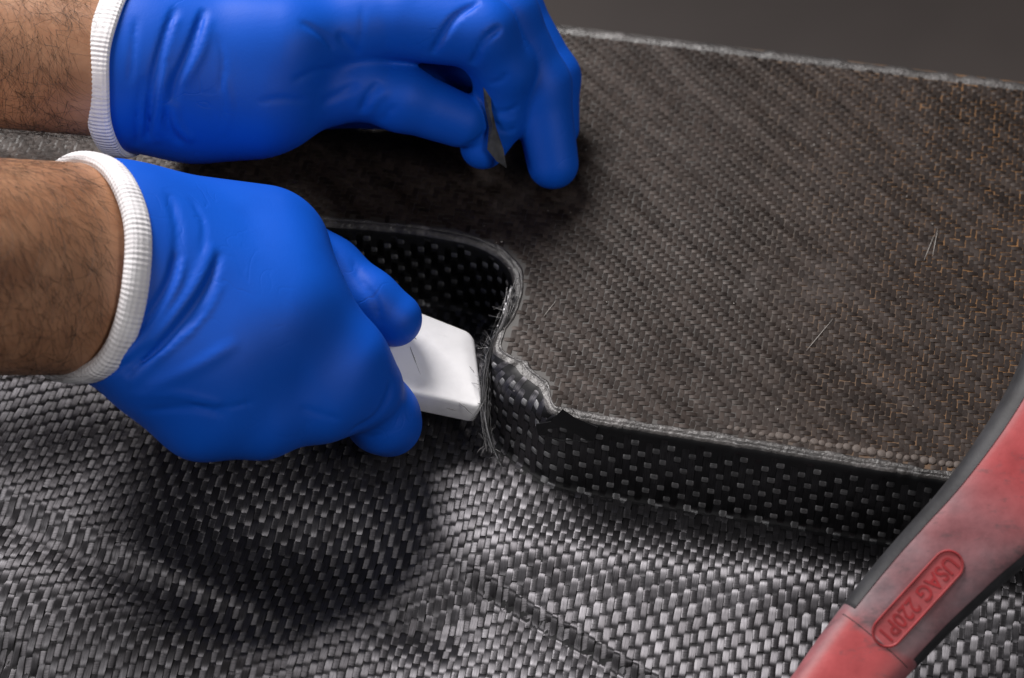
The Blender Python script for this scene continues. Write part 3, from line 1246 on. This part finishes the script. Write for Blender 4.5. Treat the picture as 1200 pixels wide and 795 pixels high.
def hand_near(P):
    d = rcone(P, at(-40, 310, 10.8), at(125, 312, 8.0), 2.8, 2.8)
    d = smin(d, rcone(P, at(125, 345, 7.4), at(250, 420, 6.2), 2.6, 2.5), 1.5)
    d = smin(d, rcone(P, at(130, 290, 7.8), at(305, 300, 6.4), 2.6, 2.3), 1.5)
    d = smin(d, rcone(P, at(150, 320, 8.0), at(320, 370, 6.6), 2.5, 2.1), 1.5)
    # curled fingers under the back of the hand
    d = smin(d, chain(P, [(320, 330, 6.8, 1.65), (398, 425, 5.0, 1.47), (425, 455, 4.0, 1.32)], 0.6), 1.0)
    d = smin(d, chain(P, [(300, 385, 6.5, 1.65), (372, 466, 4.5, 1.35), (350, 470, 3.0, 1.1)], 0.6), 0.9)
    d = smin(d, chain(P, [(250, 420, 6.3, 1.65), (305, 488, 4.8, 1.25), (290, 480, 3.9, 1.0)], 0.6), 0.9)
    d = smin(d, chain(P, [(190, 430, 6.8, 1.75), (235, 488, 5.4, 1.25), (230, 470, 4.6, 0.9)], 0.6), 1.0)
    # index finger tip, pressing the scraper from the near side
    idx_ = chain(P, [(420, 450, 3.7, 1.25), (448, 488, 2.5, 1.18), (456, 497, 1.9, 1.08)], 0.3)
    d = smin(d, idx_, 0.22)
    # thumb along the far side, its tip on top of the scraper
    tb = chain(P, [(300, 285, 5.2, 1.7), (385, 318, 4.7, 1.12), (432, 352, 4.35, 0.98), (462, 374, 3.85, 0.92)], 0.3)
    d = smin(d, tb, 0.28)
    return d


def arm_near(P):
    a = rcone(P, at(-400, 288, 16.0), at(105, 288, 8.5), 2.95, 2.57)
    b = rcone(P, at(-400, 318, 15.4), at(92, 342, 8.2), 3.0, 2.57)
    return smin(a, b, 1.2)


c_r = at(90, 313, 8.45)
u_r = UPV * 0.97 + RGT * 0.16
w_r = -FWD * 0.74 + RGT * 0.67
w_r -= u_r * (w_r @ u_r) / (u_r @ u_r)
u_r /= np.linalg.norm(u_r)
w_r /= np.linalg.norm(w_r)
n_r = np.cross(u_r, w_r)
if n_r @ RGT < 0:
    n_r = -n_r
mp = at(270, 380, 4)
cre_r = [
    ([(196, 225), (208, 275), (200, 330)], 0.16, 0.05),
    ([(209, 296), (197, 335), (165, 385), (118, 434)], 0.12, 0.18),
    ([(215, 300), (206, 338), (176, 385), (135, 430)], 0.13, -0.08),
    ([(250, 285), (228, 335), (190, 385), (140, 425)], 0.16, -0.11),
    ([(258, 296), (238, 345), (200, 395), (146, 442)], 0.12, 0.13),
    ([(228, 380), (190, 415), (150, 452)], 0.14, -0.07),
    ([(280, 400), (230, 430), (170, 458)], 0.2, -0.05),
    ([(412, 304), (424, 330), (440, 352), (446, 382)], 0.12, 0.05),
    ([(222, 232), (238, 262), (236, 300)], 0.10, 0.03),
    ([(180, 400), (150, 425), (112, 446)], 0.09, 0.07),
    ([(240, 360), (205, 400), (160, 430)], 0.08, 0.05),
    ([(262, 330), (246, 362), (214, 400)], 0.08, -0.04),
    ([(300, 470), (260, 478), (215, 474)], 0.08, 0.03),
    ([(350, 478), (378, 486), (400, 492)], 0.09, 0.03),
    ([(410, 505), (435, 492), (452, 470), (458, 446)], 0.12, 0.07),
    ([(425, 512), (445, 510), (462, 500)], 0.07, 0.03),
    ([(165, 480), (220, 478), (270, 486)], 0.14, 0.04),
    ([(150, 462), (205, 462), (262, 474)], 0.14, -0.04),
]
lo_b = np.array([at(-40, 315, 9)[0], at(250, 545, 5)[1] - 2.5, 0.3])
hi_b = np.array([at(500, 400, 3)[0] + 1.5, at(200, 170, 5)[1] + 2.5, 12.6])
lo_a = np.array([at(-400, 300, 15)[0] + 0.5, at(-400, 318, 16)[1] - 4.0, 3.5])
hi_a = np.array([at(175, 315, 7)[0] + 0.5, at(100, 315, 8.5)[1] + 5.0, 19.5])
arm, Va, Fc = build_hand(hr, (lo_b, hi_b), hand_near, arm_near, cre_r,
                         dict(c=c_r, n=n_r, u=u_r, w=w_r, hw=0.43, ht=0.29, grow=-0.01, armbox=(lo_a, hi_a)), None)
arm_hair(hr, Va, Fc, ax_r, 1000, 0.4, 1.6, ax_r * 0.25 - UPV * 0.9, c_r, n_r)

# ---------------------------- the far (left) hand with the shard
hl_ = thing('gloved_hand', 'farther hand in a blue glove with white cuff, holding a small dark shard', 'hand', at(400, 150, ZT))
ax_l = at(300, 85, 7.4) - at(-60, 50, 8.6)
ax_l /= np.linalg.norm(ax_l)


def hand_far(P):
    d = rcone(P, at(20, 60, 9.6), at(160, 72, 9.2), 2.5, 2.55)
    d = smin(d, rcone(P, at(150, 50, 9.4), at(330, 50, 9.6), 1.95, 1.5), 1.2)
    d = smin(d, rcone(P, at(150, 92, 8.8), at(300, 112, 8.1), 2.25, 2.0), 1.2)
    d = smin(d, rcone(P, at(230, 120, 7.9), at(330, 112, 7.7), 1.9, 1.5), 1.0)
    d = smin(d, rcone(P, at(300, 50, 9.2), at(470, 22, 9.2), 1.5, 1.28), 0.9)
    d = smin(d, rcone(P, at(330, 30, 8.4), at(480, -10, 8.9), 1.45, 1.27), 0.9)
    # palm and folded fingers seen through the gap behind the thumb
    d = smin(d, rcone(P, at(380, 40, 7.2), at(560, 72, 6.2), 1.35, 1.25), 0.3)
    d = smin(d, rcone(P, at(330, 70, 6.6), at(545, 85, 5.4), 1.3, 1.2), 0.4)
    # little finger and heel, extra bulk added out of sight to block light
    d = smin(d, rcone(P, at(220, 112, 5.4), at(380, 105, 4.9), 1.5, 1.3), 0.5)
    d = smin(d, rcone(P, at(170, 98, 6.2), at(240, 108, 5.4), 1.6, 1.5), 0.5)
    d = smin(d, rcone(P, at(380, 105, 5.2), at(520, 118, 4.6), 1.3, 1.1), 0.4)
    # middle and ring fingers behind
    mid = chain(P, [(480, -20, 9.0, 1.27), (590, 20, 8.3, 1.18), (632, 100, 6.3, 1.05), (648, 192, 4.25, 0.88)], 0.35)
    d = smin(d, mid, 0.3)
    ring = chain(P, [(480, -40, 7.8, 1.2), (600, 10, 7.0, 1.03), (648, 90, 5.3, 0.92), (652, 150, 4.1, 0.8)], 0.3)
    d = smin(d, ring, 0.15)
    # index finger
    ind = chain(P, [(470, 25, 9.2, 1.32), (562, 38, 8.9, 1.20), (590, 80, 7.5, 1.05), (588, 132, 5.8, 0.96), (566, 172, 4.9, 0.78)], 0.25)
    d = smin(d, ind, 0.16)
    # thumb
    th_ = chain(P, [(330, 112, 7.8, 1.45), (420, 100, 7.6, 1.12), (470, 115, 7.1, 1.10), (538, 141, 6.1, 0.92)], 0.3)
    d = smin(d, th_, 0.3)
    return d


def arm_far(P):
    a = rcone(P, at(-400, -8, 12.4), at(140, 62, 9.7), 2.45, 1.95)
    b = rcone(P, at(-400, 28, 12.0), at(140, 92, 9.3), 2.4, 1.95)
    return smin(a, b, 1.0)


c_l = at(150, 72, 9.35)
u_l = UPV * 0.98 + RGT * 0.14
w_l = -FWD * 0.97 - RGT * 0.22
w_l -= u_l * (w_l @ u_l) / (u_l @ u_l)
u_l /= np.linalg.norm(u_l)
w_l /= np.linalg.norm(w_l)
n_l = np.cross(u_l, w_l)
if n_l @ RGT < 0:
    n_l = -n_l
cre_l = [
    ([(206, 8), (192, 50), (178, 105), (172, 165)], 0.12, 0.17),
    ([(196, 75), (188, 115), (184, 168)], 0.12, -0.10),
    ([(240, 10), (224, 55), (207, 95), (202, 125)], 0.12, 0.15),
    ([(208, 20), (196, 50), (190, 80)], 0.12, -0.07),
    ([(246, 20), (236, 60), (214, 100)], 0.15, -0.06),
    ([(203, 115), (208, 145), (226, 166)], 0.12, -0.12),
    ([(194, 125), (198, 150), (214, 170)], 0.12, 0.08),
    ([(262, 85), (269, 120), (265, 155)], 0.10, -0.035),
    ([(160, 20), (156, 60), (152, 100)], 0.10, 0.05),
    ([(168, 90), (162, 130), (160, 172)], 0.10, 0.07),
    ([(255, 40), (262, 70), (258, 110)], 0.10, 0.03),
    ([(300, 120), (330, 116), (362, 118)], 0.10, 0.03),
    ([(340, 96), (368, 84), (390, 82)], 0.10, 0.04),
    ([(350, 26), (372, 38), (392, 58)], 0.10, 0.05),
    ([(425, 5), (424, 35), (420, 58)], 0.09, 0.03),
    ([(395, 40), (410, 55), (422, 64)], 0.13, 0.06),
    ([(375, 122), (395, 112), (420, 98)], 0.14, 0.06),
    ([(422, 132), (432, 112), (446, 96)], 0.13, 0.07),
    ([(428, 138), (440, 120), (456, 104)], 0.12, -0.05),
    ([(448, 144), (455, 132), (464, 124)], 0.10, 0.05),
    ([(563, 2), (535, 20), (517, 45), (506, 64)], 0.10, 0.22),
    ([(587, 32), (572, 44), (562, 58), (554, 76)], 0.10, 0.18),
    ([(572, 98), (588, 94), (594, 86)], 0.08, 0.06),
    ([(578, 130), (596, 130), (608, 122)], 0.08, 0.06),
    ([(580, 143), (592, 154), (606, 150)], 0.08, 0.06),
    ([(580, 136), (594, 142), (608, 138)], 0.08, -0.05),
    ([(548, 168), (562, 162), (572, 152)], 0.08, 0.06),
]
lo_b = np.array([at(40, 75, 8)[0], at(300, 190, 8)[1] - 3.0, 3.25])
hi_b = np.array([at(680, 100, 4)[0] + 1.0, at(400, -110, 5)[1] + 1.0, 12.6])
lo_a = np.array([at(-400, 30, 12)[0] + 0.5, at(0, 60, 10)[1] - 5.5, 5.0])
hi_a = np.array([at(190, 60, 8)[0] + 0.5, at(0, 60, 10)[1] + 5, 15.5])
arm, Va, Fc = build_hand(hl_, (lo_b, hi_b), hand_far, arm_far, cre_l,
                         dict(c=c_l, n=n_l, u=u_l, w=w_l, hw=0.42, ht=0.16, grow=0.04, armbox=(lo_a, hi_a)), None)
arm_hair(hl_, Va, Fc, ax_l, 1000, 0.3, 1.4, ax_l * 0.25 - UPV * 0.9, c_l, n_l)

# ------------------------------------------------------------------ the white scraper
def plate(name, corners, thick, mat, label, cat, bev, taper_r=1.0):
    import bmesh
    Q = np.array(corners, float)
    n = np.cross(Q[1] - Q[0], Q[3] - Q[0])
    n /= np.linalg.norm(n)
    if n[2] < 0:
        n = -n
    bm = bmesh.new()
    top = [bm.verts.new(q * CM) for q in Q]
    bot = [bm.verts.new((q - n * t) * CM) for q, t in zip(Q, thick)]
    bm.faces.new(top)
    bm.faces.new(bot[::-1])
    for i in range(4):
        j = (i + 1) % 4
        bm.faces.new((top[j], top[i], bot[i], bot[j]))
    bmesh.ops.recalc_face_normals(bm, faces=bm.faces)
    # round the upright corners first, then every edge
    up = [e for e in bm.edges if (e.verts[0] in top) != (e.verts[1] in top)]
    bmesh.ops.bevel(bm, geom=up, offset=bev[0] * CM, segments=6, profile=0.5, affect='EDGES')
    ed = [e for e in bm.edges if e.calc_face_angle(0) > 0.6]
    bmesh.ops.bevel(bm, geom=ed, offset=bev[1] * CM, segments=4, profile=0.5, affect='EDGES')
    me = bpy.data.meshes.new(name)
    bm.to_mesh(me)
    bm.free()
    me.polygons.foreach_set('use_smooth', np.ones(len(me.polygons), bool))
    me.set_sharp_from_angle(angle=math.radians(40))
    o = bpy.data.objects.new(name, me)
    C.objects.link(o)
    me.materials.append(mat)
    o['label'] = label
    o['category'] = cat
    return o, n


sq = [at(425, 338, 3.3), at(556, 390, 2.1), at(568, 480, 1.75), at(425, 446, 2.95)]
scr, sn = plate('plastic_scraper', sq, (1.1, 0.9, 0.95, 1.15), M['scraper'],
                'scuffed white plastic scraper held in the pocket under blue fingers', 'scraper', (0.34, 0.15))
# dark scratches cut into its face
sc_px = [((475, 392), (493, 440)), ((549, 428), (558, 440)), ((538, 472), (554, 486)), ((483, 395), (489, 398)), ((522, 478), (535, 482)), ((500, 455), (502, 463))]


def on_plate(px, py):
    d = ray(px, py)
    t = ((sq[0] - CAM) @ sn) / (d @ sn)
    return CAM + d * t


nn4 = np.cross(sq[2] - sq[1], sq[3] - sq[1])
for a, b in sc_px[:5]:
    A, B = on_plate(*a), on_plate(*b)
    pth = np.linspace(0, 1, 8)[:, None] * (B - A) + A + rng.normal(0, 0.008, (8, 3))
    v, f = tubes([pth + sn * 0.0], [np.array([0.002, 0.008, 0.013, 0.01, 0.014, 0.009, 0.006, 0.002])], 5)
    mesh_obj('scratch', v, f, M['scratch'], scr)

# ------------------------------------------------------------------ the dark shard in the far hand
def shard():
    front = [(566, 100, 7.3), (574, 97, 7.3), (576, 128, 6.5), (582, 152, 5.9), (590, 176, 5.3), (594, 198, 4.75), (582, 190, 4.95), (571, 176, 5.3), (573, 150, 5.9), (568, 125, 6.6)]
    P = np.array([at(*q) for q in front])
    off = -FWD * 0.16
    n = len(P)
    c1 = P.mean(0) + off * 1.2
    V = np.vstack([P, P + off * 0.6, [c1]])
    F = [tuple(range(n))[::-1]]
    for i in range(n):
        j = (i + 1) % n
        F.append((i, j, n + j, n + i))
        F.append((n + i, n + j, 2 * n))
    o = mesh_obj('dark_shard', V + -FWD * 0.30, F, M['shard'], smooth_shade=False)
    o['label'] = 'small pointed dark shard pinched between the blue thumb and finger'
    o['category'] = 'shard'
    return o


sh = shard()

# ------------------------------------------------------------------ the red and black tool handle
tool = thing('ratchet_tool', 'worn red and black ratchet handle with raised maker lettering, lying across the ledge', 'hand tool', at(1000, 800, 0.3))
TL = catmull([at(905, 900, 1.3), at(965, 828, 1.75), at(1010, 770, 2.25), (at(1065, 706, 3.0)), at(1115, 654, 3.9), at(1165, 604, 4.7), at(1215, 545, 5.4), at(1262, 470, 6.0), at(1300, 380, 6.4)], 14)
TP, TS = resample(TL, 0.12)
TT = np.gradient(TP, axis=0)
TT /= np.linalg.norm(TT, axis=1)[:, None]
upn = np.array([0.05, -0.35, 0.94])
TSd = np.cross(TT, upn)
TSd /= np.linalg.norm(TSd, axis=1)[:, None]        # to the right, looking along the handle
TN = np.cross(TSd, TT)


def s_tool(px, py):
    qx, qy = project(TP)
    return TS[np.argmin((qx - px) ** 2 + (qy - py) ** 2)]


S_SEAM0 = s_tool(1020, 752)
S_SEAM1 = s_tool(1142, 632)
hwid = np.interp(TS, [0, s_tool(965, 828), S_SEAM0, s_tool(1075, 697), S_SEAM1, s_tool(1200, 560), TS[-1]], [1.25, 1.3, 1.42, 1.52, 1.65, 1.9, 2.2])
hthk = np.interp(TS, [0, S_SEAM0, TS[-1]], [0.9, 1.0, 1.15])


def sweep(s0, s1, ang0, ang1, grow, na, name, mat, parent, close=False, ex=0.62):
    sel_ = np.where((TS >= s0) & (TS <= s1))[0]
    an = np.linspace(ang0, ang1, na, endpoint=not close)
    ca, sa = np.cos(an), np.sin(an)
    xx = np.sign(ca) * np.abs(ca) ** ex
    yy = np.sign(sa) * np.abs(sa) ** ex
    VV = np.zeros((len(sel_), na, 3))
    uvv = np.zeros((len(sel_), na, 2))
    for q, i in enumerate(sel_):
        e = min(1.0, 0.85 + 0.15 * min(q, len(sel_) - 1 - q) / 2.0)
        g = grow
        VV[q] = TP[i] + TSd[i] * (xx * (hwid[i] + g) * e)[:, None] + TN[i] * (yy * (hthk[i] + g) * e)[:, None]
        uvv[q, :, 0] = TS[i]
        uvv[q, :, 1] = xx
    ns = len(sel_)
    if close:
        F = []
        for q in range(ns - 1):
            for k in range(na):
                k2 = (k + 1) % na
                F.append((q * na + k, q * na + k2, (q + 1) * na + k2, (q + 1) * na + k))
        F.append(tuple(range(na))[::-1])
        F.append(tuple((ns - 1) * na + k for k in range(na)))
    else:
        F = [tuple(f) for f in grid_faces(ns, na)]
    o = mesh_obj(name, VV.reshape(-1, 3), F, mat, parent, uv=uvv.reshape(-1, 2))
    return o


print('tool s:', S_SEAM0, S_SEAM1, TS[-1])
body = sweep(0, TS[-1], 0, 2 * math.pi, 0.0, 48, 'handle_body', M['red'], tool, close=True)
# soft grip wrapped round the sides and the underside
sweep(S_SEAM0 + 0.12, TS[-1], math.radians(128), math.radians(400), 0.025, 60, 'rubber_grip', M['rubber'], tool)


def on_tool(px, py):
    """point on the top face of the handle seen at a photograph point"""
    qx, qy = project(TP + TN * hthk[:, None])
    i = np.argmin((qx - px) ** 2 + (qy - py) ** 2)
    n = TN[i]
    p0 = TP[i] + n * hthk[i]
    d = ray(px, py)
    t = ((p0 - CAM) @ n) / (d @ n)
    return CAM + d * t, n


# long rounded plate with the lettering
pa, n1 = on_tool(1040, 741)
pb, n2 = on_tool(1111, 663)
pn = n1 + n2
pn /= np.linalg.norm(pn)
pc = (pa + pb) / 2
ex_ = pb - pa
plen = np.linalg.norm(ex_)
ex_ /= plen
ey_ = np.cross(pn, ex_)
ey_ /= np.linalg.norm(ey_)
pn = np.cross(ex_, ey_)
prad = 0.42


def stadium(r, grow_l=0.0, n=14):
    out = []
    hl2 = plen / 2 + grow_l
    for k in range(n + 1):
        t = -math.pi / 2 + math.pi * k / n
        out.append((hl2 + r * math.cos(t), r * math.sin(t)))
    for k in range(n + 1):
        t = math.pi / 2 + math.pi * k / n
        out.append((-hl2 + r * math.cos(t), r * math.sin(t)))
    return out


def lift(pts, z):
    return [pc + ex_ * x + ey_ * y + pn * z for x, y in pts]


st0, st1, st2, st3 = lift(stadium(prad + 0.07), -0.30), lift(stadium(prad + 0.06), 0.075), lift(stadium(prad + 0.02), 0.085), lift(stadium(prad - 0.02), 0.045)
nst = len(st0)
VV = np.vstack([st0, st1, st2, st3])
F = []
for r_ in range(3):
    for k in range(nst):
        k2 = (k + 1) % nst
        F.append((r_ * nst + k, r_ * nst + k2, (r_ + 1) * nst + k2, (r_ + 1) * nst + k))
F.append(tuple(3 * nst + k for k in range(nst)))
pl_o = mesh_obj('name_plate', VV, F, M['plate'], tool, smooth_shade=False, uv=np.zeros((len(VV), 2)))
# raised outline of the plate
ol = lift(stadium(prad + 0.02), 0.085)
ol.append(ol[0])
v, f = tubes([np.array(ol)], [0.028], 6)
mesh_obj('plate_outline', v, f, M['letter'], pl_o)
# lettering
fc_ = bpy.data.curves.new('lettering', 'FONT')
fc_.body = 'USAG 220P1'
fc_.align_x = 'CENTER'
fc_.align_y = 'CENTER'
fc_.size = 1.0
fc_.extrude = 0.04
fc_.offset = 0.012
fc_.resolution_u = 3
tmp = bpy.data.objects.new('lettering_tmp', fc_)
C.objects.link(tmp)
dg = bpy.context.evaluated_depsgraph_get()
tm = bpy.data.meshes.new_from_object(tmp.evaluated_get(dg))
bpy.data.objects.remove(tmp)
co = np.array([v.co[:] for v in tm.vertices])
wx = co[:, 0].max() - co[:, 0].min()
hy = co[:, 1].max() - co[:, 1].min()
co[:, 0] *= (plen + 0.35) / wx
co[:, 1] *= 0.52 / hy
# reads from the upper right end down to the lower left: turned half round
W3 = pc + np.outer(-co[:, 0], ex_) + np.outer(-co[:, 1], ey_) + np.outer(co[:, 2] * 0.6 + 0.045, pn)
lf = [tuple(p.vertices) for p in tm.polygons]
mesh_obj('lettering', W3, lf, M['letter'], pl_o, smooth_shade=False)
# seams across the handle either side of the scuffed middle
for sv in (S_SEAM0,):
    i = int(np.argmin(np.abs(TS - sv)))
    an = np.linspace(math.radians(35), math.radians(145), 24)
    xx = np.sign(np.cos(an)) * np.abs(np.cos(an)) ** 0.62
    yy = np.sin(an) ** 0.62
    q = TP[i] + TSd[i] * (xx * hwid[i])[:, None] + TN[i] * (yy * (hthk[i] + 0.0))[:, None]
    v, f = tubes([q], [0.014], 6)
    mesh_obj('seam', v, f, M['rubber'], tool)

# ------------------------------------------------------------------ small scratches on the ledge top
sp, sr = [], []
for a, b in (((945, 411), (976, 374)), ((637, 371), (652, 352)), ((1093, 300), (1099, 268)), ((1083, 305), (1095, 275))):
    A, B = at(*a, ZT + 0.05), at(*b, ZT + 0.05)
    sp.append(np.linspace(0, 1, 6)[:, None] * (B - A) + A)
    sr.append(np.array([0.003, 0.009, 0.011, 0.010, 0.008, 0.003]))
for q in range(60):
    A = at(rng.uniform(560, 1150), rng.uniform(120, 480), ZT + 0.045)
    d = np.array([rng.normal(), rng.normal(), 0]) * 0.03
    sp.append(np.array([A, A + d]))
    sr.append(rng.uniform(0.006, 0.02))
v, f = tubes(sp, sr, 4)
M['lint'] = simple('pale_lint', (0.33, 0.31, 0.29), 0.6)
mesh_obj('scratches_and_lint', v, f, M['lint'], panel, kind='stuff')
bpy.context.view_layer.update()
